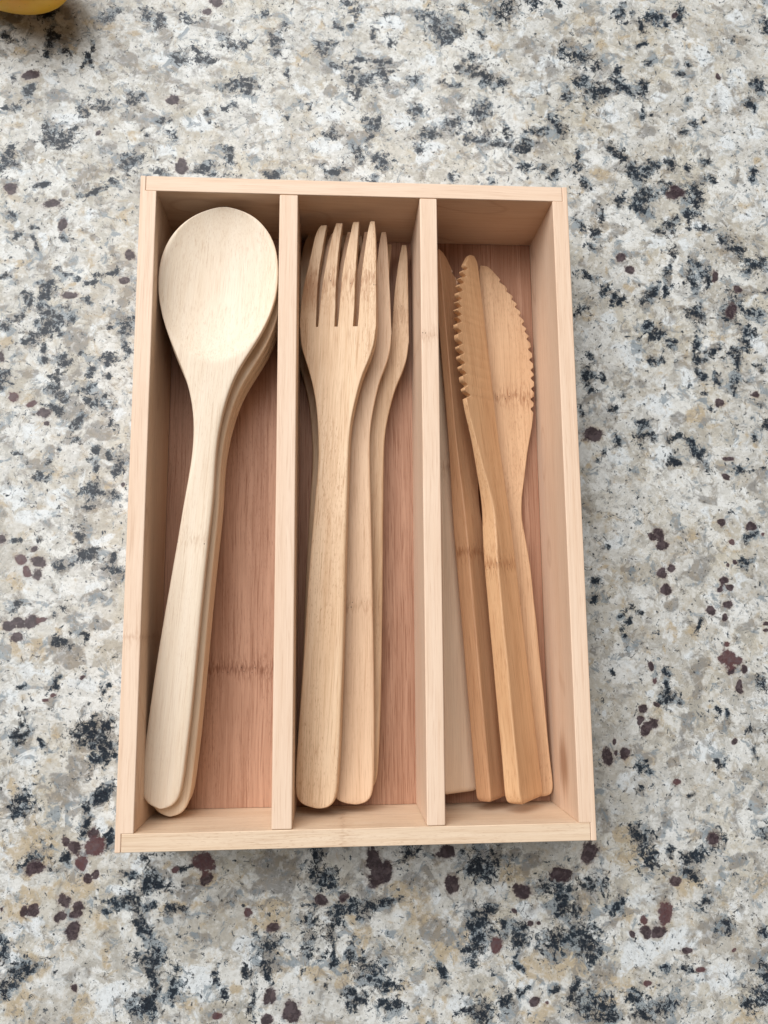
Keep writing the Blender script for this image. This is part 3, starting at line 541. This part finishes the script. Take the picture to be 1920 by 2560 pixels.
def countertop():
    rnd = random.Random(5)
    step = .8
    xs = np.concatenate([np.linspace(-620, -265, 12), np.arange(-250, 285, step), np.linspace(300, 640, 12)])
    ys = np.concatenate([np.linspace(-620, -285, 12), np.arange(-270, 305, step), np.linspace(320, 660, 12)])
    nx, ny = len(xs), len(ys)
    X, Y = np.meshgrid(xs, ys)
    fields = {}
    def in_view(x, y): return -165 < x < 205 and -212 < y < 255
    def scatter(n, r0, r1):
        L = []
        while len(L) < n:
            x, y = rnd.uniform(-250, 284), rnd.uniform(-270, 304)
            if in_view(x, y): continue
            r = rnd.uniform(r0, r1); L.append((x, y, r * rnd.uniform(.6, 1.4), r * rnd.uniform(.6, 1.4)))
        return L
    rs = np.random.RandomState(3)
    def vnoise(period):
        n = 220; g = rs.uniform(-1, 1, (n, n))
        u, w = (X / period) % (n - 1), (Y / period) % (n - 1)
        i, j = np.floor(u).astype(int), np.floor(w).astype(int); a, b = u - i, w - j
        a, b = a * a * (3 - 2 * a), b * b * (3 - 2 * b); i2, j2 = (i + 1) % n, (j + 1) % n
        return (g[j, i] * (1 - a) + g[j, i2] * a) * (1 - b) + (g[j2, i] * (1 - a) + g[j2, i2] * a) * b
    WX = 2.6 * vnoise(11) + 1.7 * vnoise(5.3) + 1.1 * vnoise(2.7)
    WY = 2.6 * vnoise(11) + 1.7 * vnoise(5.3) + 1.1 * vnoise(2.7)
    def field(L, warp=1.0, reach=1.9):
        X_, Y_ = X + warp * WX, Y + warp * WY; pad = 1 + 5.5 * warp
        A = np.full(X.shape, -1.0)
        for (bx, by, rx, ry) in L:
            rx = max(rx, 1.0); ry = max(ry, 1.0)
            i0, i1 = np.searchsorted(xs, [bx - reach * rx - pad, bx + reach * rx + pad])
            j0, j1 = np.searchsorted(ys, [by - reach * ry - pad, by + reach * ry + pad])
            if i0 >= i1 or j0 >= j1: continue
            d = np.hypot((X_[j0:j1, i0:i1] - bx) / rx, (Y_[j0:j1, i0:i1] - by) / ry)
            A[j0:j1, i0:i1] = np.maximum(A[j0:j1, i0:i1], np.maximum(1 - d, -1))
        return A
    def bell(L, k, warp=1.0):
        X_, Y_ = X + warp * WX, Y + warp * WY; A = np.zeros(X.shape)
        for (bx, by, rx, ry) in L:
            rx, ry = max(rx, 1.2) * k, max(ry, 1.2) * k
            amp = min(1.08, max(.62, 1.22 - .075 * (rx + ry) / 2))      # big clusters are looser
            i0, i1 = np.searchsorted(xs, [bx - 2.4 * rx - 6, bx + 2.4 * rx + 6]); j0, j1 = np.searchsorted(ys, [by - 2.4 * ry - 6, by + 2.4 * ry + 6])
            d2 = ((X_[j0:j1, i0:i1] - bx) / rx)**2 + ((Y_[j0:j1, i0:i1] - by) / ry)**2
            w = amp * np.exp(-.8 * d2); S = A[j0:j1, i0:i1]
            A[j0:j1, i0:i1] = np.maximum(S, w) + .25 * np.minimum(S, w)
        return np.minimum(A, 1.08)
    G = blobs(GARNETS) + scatter(90, 1.5, 5); Rb = blobs(RED_GARNETS) + scatter(25, 1.5, 5)
    fields['dark'] = bell(blobs(DARK) + scatter(330, 1.5, 6), 1.25)
    fields['garnet'] = field(G + Rb, .45)
    fields['redness'] = np.clip(field([(a, b, c * 1.5, d * 1.5) for a, b, c, d in Rb], .3) * 2, 0, 1)
    fields['grey'] = np.clip(1.25 * field(blobs(GREY) + scatter(80, 6, 18)), 0, 1)
    fields['white'] = np.clip(field(blobs(WHITE) + scatter(80, 6, 18)), 0, 1)
    near = [(rnd.uniform(-170, 200), rnd.uniform(-240, -105), rnd.uniform(6, 15), rnd.uniform(5, 12)) for _ in range(44)]  # extra tan patches; partly imitate the near side lacking the window's cool reflection
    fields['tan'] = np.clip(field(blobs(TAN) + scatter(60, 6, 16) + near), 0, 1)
    V = np.stack([X.ravel(), Y.ravel(), np.zeros(nx * ny)], 1) / 1000.0
    idx = np.arange(nx * ny).reshape(ny, nx)
    F = np.stack([idx[:-1, :-1], idx[:-1, 1:], idx[1:, 1:], idx[1:, :-1]], -1).reshape(-1, 4)
    # the slab's edges and underside
    rim = np.concatenate([idx[0, :], idx[1:, -1], idx[-1, -2::-1], idx[-2:0:-1, 0]])
    low = V[rim].copy(); low[:, 2] = -.03
    base = len(V); V = np.vstack([V, low]); k = np.arange(len(rim)); k2 = (k + 1) % len(rim)
    S = np.stack([rim[k], base + k, base + k2, rim[k2]], 1)
    F = np.vstack([F, S])
    me = bpy.data.meshes.new('countertop')
    me.vertices.add(len(V)); me.vertices.foreach_set('co', V.ravel().astype('f'))
    me.loops.add(F.size); me.loops.foreach_set('vertex_index', F.ravel().astype('i'))
    me.polygons.add(len(F)); me.polygons.foreach_set('loop_start', np.arange(0, F.size, 4, dtype='i'))
    me.update(calc_edges=True)
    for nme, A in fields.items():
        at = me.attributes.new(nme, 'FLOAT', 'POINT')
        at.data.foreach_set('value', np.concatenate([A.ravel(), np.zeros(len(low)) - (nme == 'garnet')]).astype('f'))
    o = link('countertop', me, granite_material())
    o['kind'] = 'structure'
    o['label'] = 'polished speckled cream, grey and black granite countertop with dark garnets'
    return o
countertop()

# ------------------------------------------------------------------ the box
H, FZ = .0425, .0055          # rim height, height of the inner floor
W2, L2, T = .08412, .125, .00628
LIP = .0021
PALE, PALED = (.80, .615, .465), (.65, .42, .265)
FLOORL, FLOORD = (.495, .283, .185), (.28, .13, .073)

box = bpy.data.objects.new('cutlery_box', None); COL.objects.link(box)
box.empty_display_size = .02
tag(box, 'pale bamboo box with three long compartments full of wooden cutlery on the granite', 'box')

m_wall_l = bamboo('bamboo_side_left', PALE, PALED, 'Y', .34, .30, 1.7, .16, node=((-52, 2.4, .28),), seed=1)
m_wall_r = bamboo('bamboo_side_right', PALE, PALED, 'Y', .36, .30, 1.5, .18, seed=2,
                  stain=(78.0, -101.0, 26.0, 9.0, .7, (.30, .14, .07)))
m_wall_b = bamboo('bamboo_back', PALE, PALED, 'X', .34, .30, 1.6, .18, seed=3)
m_wall_f = bamboo('bamboo_front', (.76, .60, .44), (.60, .41, .25), 'X', .48, .34, 1.8, .16, node=((-6, 2.0, .25),), seed=4, pores=.35)
m_div1 = bamboo('bamboo_divider_a', PALE, PALED, 'Y', .32, .26, 1.9, .14, seed=5)
m_div2 = bamboo('bamboo_divider_b', PALE, PALED, 'Y', .34, .30, 1.6, .18, seed=6, node=((62, 3.0, .22),))
yi = L2 - T
g = .00008
def side(s):
    xo, xl, xi = s * W2, s * (W2 - LIP), s * (W2 - T)
    p = [(xo, -L2), (xo, L2), (xl, L2), (xl, yi + g), (xi, yi + g), (xi, -yi - g), (xl, -yi - g), (xl, -L2)]
    return p if s < 0 else p[::-1]
link('wall', prism(side(-1)[::-1], .0, H, .0004), m_wall_l, box)
link('wall', prism(side(1)[::-1], .0, H, .0004), m_wall_r, box)
xe = W2 - LIP - g
link('wall', prism([(-xe, yi), (xe, yi), (xe, L2 - .0001), (-xe, L2 - .0001)], .0, H - .00005, .0003), m_wall_b, box)
link('wall', prism([(-xe, -L2 + .0001), (xe, -L2 + .0001), (xe, -yi), (-xe, -yi)], .0, H - .00005, .0003), m_wall_f, box)
D1 = [(-.0309, -yi + g), (-.0237, -yi + g), (-.0233, yi - g), (-.0305, yi - g)]
D2 = [(.0235, -yi + g), (.0301, -yi + g), (.0314, yi - g), (.0245, yi - g)]
link('divider', prism(D1, FZ - .0005, H - .00015, .0005), m_div1, box)
link('divider', prism(D2, FZ - .0005, H - .00015, .0005), m_div2, box)
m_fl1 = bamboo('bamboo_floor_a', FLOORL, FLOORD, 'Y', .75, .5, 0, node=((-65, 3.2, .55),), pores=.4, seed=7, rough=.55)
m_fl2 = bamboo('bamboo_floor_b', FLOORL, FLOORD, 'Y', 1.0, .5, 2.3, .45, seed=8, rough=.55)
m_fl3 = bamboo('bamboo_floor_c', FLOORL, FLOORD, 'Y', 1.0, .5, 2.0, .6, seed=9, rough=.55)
xi = W2 - T - .0001
for (a0, a1, b0, b1, m) in ((-xi, -.02745, -xi, -.0271, m_fl1), (-.0272, .0267, -.0268, .0276, m_fl2), (.0269, xi, .0278, xi, m_fl3)):
    link('floor_panel', prism([(a0, -yi + g), (a1, -yi + g), (b1, yi - g), (b0, yi - g)], .0012, FZ, .00015, 1), m, box)

# ------------------------------------------------------------------ cutlery shapes (mm)
SPOON_L = [[0.87, 0.05], [-4.15, 0.67], [-6.66, 2.35], [-8.12, 5.12], [-8.71, 7.94], [-8.74, 13.68], [-8.56, 22.93], [-8.21, 36.35], [-7.7, 51.12], [-6.81, 65.48], [-5.57, 82.46], [-4.43, 97.83], [-3.75, 112.09], [-4.11, 106.03], [-3.67, 112.31], [-3.23, 118.62], [-2.79, 124.96], [-2.41, 130.38], [-2.45, 136.1], [-2.9, 142.45], [-3.47, 147.21], [-4.78, 152.57], [-6.44, 158.24], [-8.23, 161.97], [-10.58, 166.63], [-11.96, 169.49], [-14.65, 174.31], [-16.81, 178.53], [-18.94, 183.92], [-20.54, 188.72], [-21.54, 192.92], [-22.18, 197.85], [-22.48, 202.82], [-22.27, 206.85], [-21.56, 210.62], [-20.36, 214.44], [-18.82, 217.97], [-16.32, 221.62], [-13.45, 224.8], [-9.59, 227.76], [-5.32, 230.08], [0.0, 231.57]]
SPOON_R = [[0.87, 0.05], [3.96, 1.26], [5.41, 3.06], [6.29, 7.12], [6.47, 12.3], [6.65, 19.24], [6.89, 28.56], [7.08, 41.48], [6.92, 55.09], [6.87, 67.66], [6.77, 83.39], [7.02, 98.72], [7.16, 112.98], [7.0, 106.91], [7.1, 113.18], [7.11, 117.9], [6.87, 122.61], [6.56, 127.33], [6.47, 132.08], [6.48, 136.86], [6.67, 140.72], [7.07, 144.6], [7.57, 149.15], [8.39, 153.74], [9.48, 158.7], [10.87, 164.03], [13.13, 168.49], [15.93, 174.06], [18.38, 178.57], [20.35, 183.05], [22.03, 188.19], [23.23, 192.63], [23.86, 196.37], [24.07, 199.74], [24.07, 204.1], [23.63, 209.12], [22.96, 213.1], [21.99, 216.74], [20.38, 220.31], [18.16, 223.49], [15.31, 226.43], [12.19, 228.84], [8.79, 230.71], [4.17, 231.76], [0.0, 231.57]]
SPOON_POSE = [[-0.07134, -0.11444, 0.0285], [-0.0529, 0.11623, 0.0372]]
FORK_L = [[0.0, 0.0], [-5.06, 0.94], [-7.18, 1.96], [-8.45, 3.99], [-8.8, 7.39], [-8.9, 14.69], [-8.89, 25.53], [-8.53, 39.26], [-8.48, 53.6], [-8.46, 71.78], [-8.41, 86.54], [-7.91, 100.51], [-7.9, 109.94], [-7.58, 117.54], [-7.34, 123.27], [-7.21, 129.03], [-7.25, 133.65], [-7.67, 138.68], [-8.21, 144.5], [-8.87, 150.36], [-9.62, 155.08], [-10.94, 160.6], [-12.44, 165.76], [-14.12, 170.56], [-12.11, 164.07], [-13.64, 168.68], [-15.39, 173.31], [-17.15, 177.96], [-17.91, 181.36], [-18.34, 186.9]]
FORK_R = [[0.0, 0.0], [4.51, 0.29], [6.65, 2.24], [7.36, 5.69], [7.52, 10.8], [7.56, 22.36], [7.42, 33.16], [7.45, 33.2], [7.23, 47.32], [6.82, 61.61], [6.4, 79.74], [6.19, 87.08], [5.62, 104.64], [5.19, 119.69], [4.77, 131.11], [4.55, 138.79], [4.65, 144.2], [5.0, 148.47], [5.7, 153.53], [6.92, 159.78], [8.4, 164.88], [10.26, 170.38], [8.02, 164.82], [9.05, 168.53], [10.5, 172.25], [12.15, 175.97], [13.21, 180.96], [13.23, 186.39]]
TINES = [[[[-18.25, 186.81], [-18.4, 189.88], [-18.16, 197.59], [-17.36, 205.34], [-16.41, 210.51], [-15.31, 217.01], [-13.86, 224.83], [-12.58, 228.29], [-11.88, 229.5]], [[-11.55, 186.7], [-11.64, 193.18], [-11.73, 199.6], [-11.74, 206.92], [-11.22, 212.53], [-10.68, 217.73], [-9.85, 224.68], [-9.29, 228.17], [-9.13, 229.83]]], [[[-10.54, 186.69], [-10.37, 194.43], [-10.04, 199.56], [-9.73, 205.14], [-9.17, 209.87], [-8.13, 217.65], [-6.65, 225.01], [-5.78, 228.47], [-5.45, 230.13]], [[-3.85, 186.58], [-3.8, 193.03], [-4.07, 201.57], [-4.01, 208.0], [-3.86, 216.64], [-3.21, 224.01], [-2.71, 228.8], [-2.64, 230.46]]], [[[-2.4, 186.56], [-2.27, 191.72], [-2.07, 199.38], [-1.84, 206.66], [-1.49, 211.81], [-0.56, 217.83], [0.75, 224.74], [1.32, 228.2], [1.62, 230.46]], [[3.74, 186.46], [3.98, 192.87], [3.97, 199.24], [3.85, 205.65], [3.81, 214.24], [4.07, 222.88], [4.26, 228.96], [4.25, 230.89]]], [[[5.76, 186.43], [5.87, 190.73], [5.95, 197.07], [6.2, 204.31], [6.33, 209.87], [6.83, 216.3], [7.86, 224.91], [8.43, 228.37], [8.75, 230.45]], [[13.23, 186.31], [12.8, 196.93], [12.18, 209.7], [11.76, 218.29], [11.3, 225.22], [10.86, 229.14], [10.66, 230.68]]]]
FORK_POSE = [[-0.01568, -0.11572, 0.0262], [-0.0032, 0.11478, 0.0305]]
KNIFE_E = [[17.27, -0.88], [17.42, 4.61], [16.75, 15.72], [16.47, 28.8], [15.99, 42.05], [15.38, 53.53], [15.01, 69.01], [14.46, 75.81], [14.24, 87.63], [13.55, 95.59], [12.45, 103.62], [11.62, 111.7], [11.47, 116.97], [14.0, 127.91], [17.39, 142.28], [17.07, 140.6], [18.32, 147.1], [19.21, 151.26], [19.96, 156.29], [20.68, 162.18], [21.07, 166.83], [21.27, 171.08], [21.3, 175.35], [21.28, 179.63], [20.99, 184.8], [20.44, 189.13], [19.81, 192.39], [18.78, 196.09], [17.74, 199.59], [16.51, 203.53], [14.86, 207.5], [12.57, 211.47], [9.24, 215.91], [7.08, 218.8], [5.52, 221.02], [3.49, 222.59], [1.38, 222.69]]
KNIFE_N = [[18.32, 157.79], [19.11, 162.42], [19.4, 166.86], [19.36, 171.33], [19.33, 175.38], [19.41, 179.75], [19.09, 184.61], [18.52, 188.81], [18.1, 192.06], [17.08, 195.89], [16.26, 199.47], [14.82, 203.55], [13.56, 207.07], [11.17, 210.83], [8.13, 215.04]]


def make_spoon():
    fl, fr, beg, end = outline(SPOON_L, SPOON_R, 2.0)
    rings, ids = [], []
    NU = 44
    us = [math.sin(math.pi / 2 * s) for s in np.linspace(-1, 1, NU)]
    uc, vc, a, b = 1.0, 199.9, 22.1, 31.3
    for v in rows(beg + .01, end - .01, 1.6, 9.0):
        l, r = fl(v), fr(v); hw = max((r - l) / 2, .15); mx = (l + r) / 2
        bowl = min(max((v - 140) / 34, 0), 1); bowl = bowl * bowl * (3 - 2 * bowl)
        endf = math.sqrt(max(1 - max(0, (5.0 - v) / 5.0)**2, .0))
        tipf = math.sqrt(max(1 - max(0, (v - (end - 26)) / 26)**2, .0))
        Tt = (5.5 * (1 - bowl) + 8.6 * bowl * (.30 + .70 * tipf)) * (.55 + .45 * endf)
        ro = (1.25 * (1 - bowl) + .55 * bowl); es = 1.9 * (1 - bowl) + 2.2 * bowl
        n = max(3.0, (1.5 + 1.2 * bowl) * hw); mpow = 5.0 * (1 - bowl) + 2.1 * bowl
        zc = -1.0 * math.sin(math.pi * min(max((v - 90) / 80, 0), 1)) * .6
        top, bot = [], []
        for u in us:
            x = mx + hw * u; au = min(abs(u), 1.0)
            q = 1 - ((x - uc) / a)**2 - ((v - vc) / b)**2
            dip = 0.0
            if q > 0: dip = -4.6 * (q**.92)
            top.append((x, v, zc + dip - ro * (1 - math.sqrt(max(1 - au**n, 0)))))
            zb = -Tt + (Tt - ro - es) * (1 - math.sqrt(max(1 - au**mpow, 0)))
            bot.append((x, v, zc + min(zb, -ro - es)))
        rings.append(top + bot[::-1]); ids.append('handle' if v < 158 else 'bowl')
    return list(loft(rings, ids).items())

def fork_z(v): return -1.3 * math.sin(math.pi * min(max((v - 105) / 125, 0), 1))

def make_fork():
    fl, fr, beg, _ = outline(FORK_L + [(-18.0, 195.0), (-18.0, 205.0), (-2.4, 225.0)], FORK_R + [(13.1, 195.0), (13.1, 205.0), (-2.4, 225.0)], 1.0)
    rings, ids = [], []
    for v in rows(beg + .02, 186.4, 1.8, 8.0, False):
        l, r = fl(v), fr(v)
        if r - l < .3: l, r = l - .15, r + .15
        th = 5.0 - .6 * min(max((v - 110) / 60, 0), 1)
        endf = math.sqrt(max(1 - max(0, (3.0 - v) / 3.0)**2, 0)); th2 = th * (.5 + .5 * endf)
        z = fork_z(v); dz = (th - th2) / 2
        ch = .55 * min(1, max(0, (150 - v) / 40)) + .1
        rings.append([(p[0], v, p[1]) for p in rquad([(l, z - dz), (l + ch * .3, z - th + dz), (r - ch * .3, z - th + dz), (r, z - dz)], (.45 + ch * 1.3) * min(1, max(.1, (186.4 - v) / 3)) + .02, 6)])
        ids.append('handle' if v < 128 else 'head')
    parts = list(loft(rings, ids, True, True).items())
    for tl, tr in TINES:
        tl2, tr2 = sorted(tl, key=lambda q: q[1]), sorted(tr, key=lambda q: q[1])
        hl, hr = hermite(tl2), hermite(tr2); v1 = min(tl2[-1][1], tr2[-1][1])
        R2 = []
        for v in list(np.arange(186.4, v1 - 3, 2.0)) + [v1 - 2.4, v1 - 1.4, v1 - .7, v1 - .25, v1]:
            l, r = hl(v), hr(v)
            k = max(0, (v - (v1 - 2.0)) / 2.0); th = (4.4 - 1.9 * max(0, (v - 186) / 45)) * math.sqrt(max(1 - .8 * k * k, .1))
            z = fork_z(v)
            cz = .9 * k
            R2.append([(p[0], v, p[1]) for p in rquad([(l, z - cz * .5), (l + .1, z - th - cz * .2), (r - .1, z - th - cz * .2), (r, z - cz * .5)], .05 + .35 * min(1, (v - 186.4) / 5), 4)])
        parts.append(('tine', loft(R2, ['tine'] * len(R2), False)['tine']))
    return parts

def make_knife(depth, seed=0):
    """Spine along u = 0, serrated edge towards +u."""
    rnd = random.Random(seed)
    fe = hermite([(u, max(v, .0)) for u, v in KNIFE_E[1:]] + [(16.6, 1.2), (14.5, 0.0)])
    end = max(v for u, v in KNIFE_E) - .02
    vs = {round(v, 3): None for v in rows(.03, end, 2.0, 6.0)}
    cut = {}
    for (u, v) in KNIFE_N:
        d = depth * rnd.uniform(.85, 1.12); v = v + rnd.uniform(-.3, .3)
        for dv, q in ((-1.75, 0), (-1.1, .42), (-.45, .85), (0.05, 1.0), (.45, .72), (1.15, 0)):
            cut[round(v + dv, 3)] = d * q
    near = lambda v: any(abs(v - w) < 1.0 for w in cut)
    allv = sorted([v for v in vs if not (153 < v < 217.5 and near(v))] + list(cut))
    rings, ids = [], []
    for v in allv:
        full = fe(v); e = full - cut.get(v, 0)
        s0 = 0.0
        if v < 2.5: s0 = 1.1 * (1 - math.sqrt(max(1 - ((2.5 - v) / 2.5)**2, 0)))
        k = max(0, (v - (end - 5)) / 5.0); s0 += 1.0 * k * k
        e = max(e, s0 + .5)
        bl = min(max((v - 100) / 50, 0), 1); bl = bl * bl * (3 - 2 * bl)
        th = 6.6 - 2.9 * bl; te = th * (1 - .42 * bl)
        endf = math.sqrt(max(1 - max(0, (2.2 - v) / 2.2)**2, 0)); th *= .6 + .4 * endf; te *= .6 + .4 * endf
        tipk = math.sqrt(max(1 - .65 * k * k, .1)); th *= tipk; te *= tipk
        rings.append([(p[0], v, p[1]) for p in rquad([(s0, th / 2), (s0, -th / 2), (e, -te / 2), (e, te / 2)], .75 - .4 * bl, 4)])
        ids.append('handle' if v < 118 else 'blade')
    return list(loft(rings, ids).items())

# ------------------------------------------------------------------ spoons
CR, CRD = (.78, .62, .45), (.62, .43, .27)
ms = [bamboo('spoon_wood_a', (.815, .695, .55), (.70, .54, .375), 'Y', .40, .35, 0, node=((99, 3.5, .22),), pores=.25, seed=11, rough=.48),
      bamboo('spoon_wood_b', CR, CRD, 'Y', .3, .4, 0, seed=12), bamboo('spoon_wood_c', CR, CRD, 'Y', .3, .4, 0, seed=13),
      bamboo('spoon_wood_d', CR, CRD, 'Y', .3, .4, 0, seed=14)]
SG = 'spoons nested in the left compartment'
O, Tp = SPOON_POSE
spoon = utensil('wooden_spoon', make_spoon(), ms[0], pose(O, Tp))
tag(spoon, 'pale wooden spoon on top of the stack, its round bowl fully in view', 'spoon', SG)
for k, (dox, doy, doz, dtx, dty, dtz, lab) in enumerate((
        (.0022, -.0040, -.0058, .0004, -.0040, -.0072, 'wooden spoon directly under the topmost spoon, edge showing beside its neck'),
        (.0019, -.0034, -.0114, .0005, -.0038, -.0142, 'wooden spoon third from the top, thin edge beside the neck'),
        (.0016, -.0036, -.0168, .0004, -.0041, -.0208, 'lowest wooden spoon, resting on the floor of the left compartment'))):
    e = copy_utensil(spoon, ms[k + 1], pose((O[0] + dox, O[1] + doy, O[2] + doz), (Tp[0] + dtx, Tp[1] + dty, Tp[2] + dtz)))
    tag(e, lab, 'spoon', SG)

# ------------------------------------------------------------------ forks
FK, FKD = (.65, .46, .295), (.44, .265, .14)
mf = [bamboo('fork_wood_a', (.765, .56, .37), (.55, .325, .165), 'Y', .65, .42, 0, pores=.6, node=((205, 6.5, .5),), seed=21,
             stain=(-15.5, 203.0, -1.0, 8.0, .62, (.36, .165, .07))),
      bamboo('fork_wood_b', (.72, .505, .335), (.52, .305, .17), 'Y', .5, .4, 0, node=((75, 3.0, .30),), pores=.2, seed=22),
      bamboo('fork_wood_c', FK, FKD, 'Y', .6, .6, 0, node=((199, 7, .35),), pores=.4, seed=23),
      bamboo('fork_wood_d', FK, FKD, 'Y', .5, .5, 0, seed=24)]
FG = 'forks piled in the middle compartment'
O, Tp = FORK_POSE
fork = utensil('wooden_fork', make_fork(), mf[0], pose(O, Tp, 13))
tag(fork, 'topmost tan bamboo fork, all four tines and handle in view', 'fork', FG)
for k, (x, y, rz, z0, z1, roll, lab) in enumerate((
        (-.0014, -.1158, -.80, .0205, .0225, 1.5, 'bamboo fork under the topmost one, offset to its right, brown knot on handle'),
        (.0002, -.1120, -2.75, .0150, .0160, 2.0, 'bamboo fork low down by the right divider, one tine showing'),
        (-.0145, -.1105, -1.655, .0101, .0112, 0.0, 'lowest bamboo fork, only tine tips showing left behind the others'))):
    d = Vector((-math.sin(rad(rz)), math.cos(rad(rz)), 0)) * .23
    e = copy_utensil(fork, mf[k + 1], pose((x, y, z0), (x + d.x, y + d.y, z1), roll))
    if k == 1: e.scale = (1, .976, 1)      # a little shorter than the others
    tag(e, lab, 'fork', FG)

# ------------------------------------------------------------------ knives
KG = 'serrated knives in the right compartment'
mk = [bamboo('knife_wood_a', (.66, .425, .25), (.46, .26, .135), 'Y', .6, .42, 0, node=((163, 3.4, .5),), pores=.5, seed=31),
      bamboo('knife_wood_b', (.67, .415, .225), (.50, .26, .12), 'Y', .62, .45, 0, node=((90, 4.0, .5),), seed=32, rough=.42),
      bamboo('knife_wood_c', (.58, .325, .175), (.41, .20, .095), 'Y', .62, .45, 0, node=((95, 3.2, .5),), seed=33, rough=.42),
      bamboo('knife_wood_d', (.87, .65, .46), (.70, .47, .30), 'Y', .3, .35, 0, node=((128, 4, .3),), seed=34)]
flat = make_knife(1.25, 1)
knife = utensil('wooden_knife', flat, mk[0], pose((.05998, -.11611, .0090), (.05361, .10499, .0090)))
tag(knife, 'bamboo knife lying flat by the right wall, teeth towards that wall', 'knife', KG)

def frame(O, tip, U0):
    """Frame with +Y from O to tip and +X (spine to teeth) as close to U0 as possible."""
    O = Vector(O); V = (Vector(tip) - O).normalized(); U = Vector(U0); U = (U - V * U.dot(V)).normalized(); N = U.cross(V)
    M = Matrix.Identity(4)
    for i in range(3):
        M[i][0], M[i][1], M[i][2], M[i][3] = U[i], V[i], N[i], O[i]
    return M
a = rad(47)
kc = utensil('wooden_knife', make_knife(3.3, 2), mk[1], frame((.0691, -.1143, .0166), (.0506, .1070, .0150), (-math.cos(a), 0, math.sin(a))))
tag(kc, 'orange bamboo knife leaning on top, big teeth facing left', 'knife', KG)
a = rad(46)
kb = copy_utensil(knife, mk[2], frame((.0474, -.1150, .0226), (.0332, .1070, .0228), (math.cos(a), 0, -math.sin(a))))
tag(kb, 'reddish bamboo knife left of the big-toothed one, ridge and dark knot showing', 'knife', KG)
a = rad(30)
ka = copy_utensil(knife, mk[3], frame((.0318, -.1128, .0168), (.0336, .1000, .0145), (math.cos(a), 0, -math.sin(a))))
tag(ka, 'pale bamboo knife leaning on the divider, blunt handle end showing', 'knife', KG)

# ------------------------------------------------------------------ fruit in the far corner
def fruit():
    bm = bmesh.new()
    bmesh.ops.create_uvsphere(bm, u_segments=64, v_segments=40, radius=1.0)
    for v in bm.verts:
        x, y, z = v.co
        k = 1 + .10 * x - .06 * x * x
        v.co = Vector((x * .0425, y * .0232 * k + .0022 * (1 - x * x), z * .0225 * k))
    me = bpy.data.meshes.new('fruit'); bm.to_mesh(me); bm.free()
    me.polygons.foreach_set('use_smooth', [True] * len(me.polygons))
    t = NT('fruit_skin')
    v = t.vmath('MULTIPLY', t.coord(), (1000, 1000, 1000))
    c = t.mix(t.ramp(t.noise(v, .05, 3), .35, .7), (.95, .54, .05), (.90, .42, .035))
    vo = t.voro(v, .35)
    c = t.mix(t.mul(t.ramp(vo['Distance'], .05, .10, 1, 0), .5), c, (.22, .10, .02))
    t.L.new(c, t.bsdf.inputs['Base Color']); t.bsdf.inputs['Roughness'].default_value = .36
    t.bump(t.noise(v, .8, 3), .15, .0003)
    e = bpy.data.objects.new('fruit', None); COL.objects.link(e)
    e.location = (-.1615, .2415, .0); e.rotation_euler = (0, 0, rad(-24)); e.empty_display_size = .02
    link('flesh', me, t.m, e, (0, 0, .0222))
    # short woody stalk at the far end
    rings = []
    for k in range(7):
        s = k / 6; r = 3.0 - 1.2 * math.sin(s * 2.2) + .3 * (k == 6)
        rings.append([(-41.0 - 6 * s, r * math.cos(q), 22.2 + r * math.sin(q)) for q in np.linspace(0, 2 * math.pi, 14, endpoint=False)])
    me2 = loft(rings, ['stalk'] * 7)['stalk']
    t2 = NT('stalk'); t2.bsdf.inputs['Base Color'].default_value = (.12, .08, .04, 1); t2.bsdf.inputs['Roughness'].default_value = .8
    link('stalk', me2, t2.m, e)
    tag(e, 'smooth orange-yellow fruit cut off by the top left corner of the photo', 'fruit')
fruit()
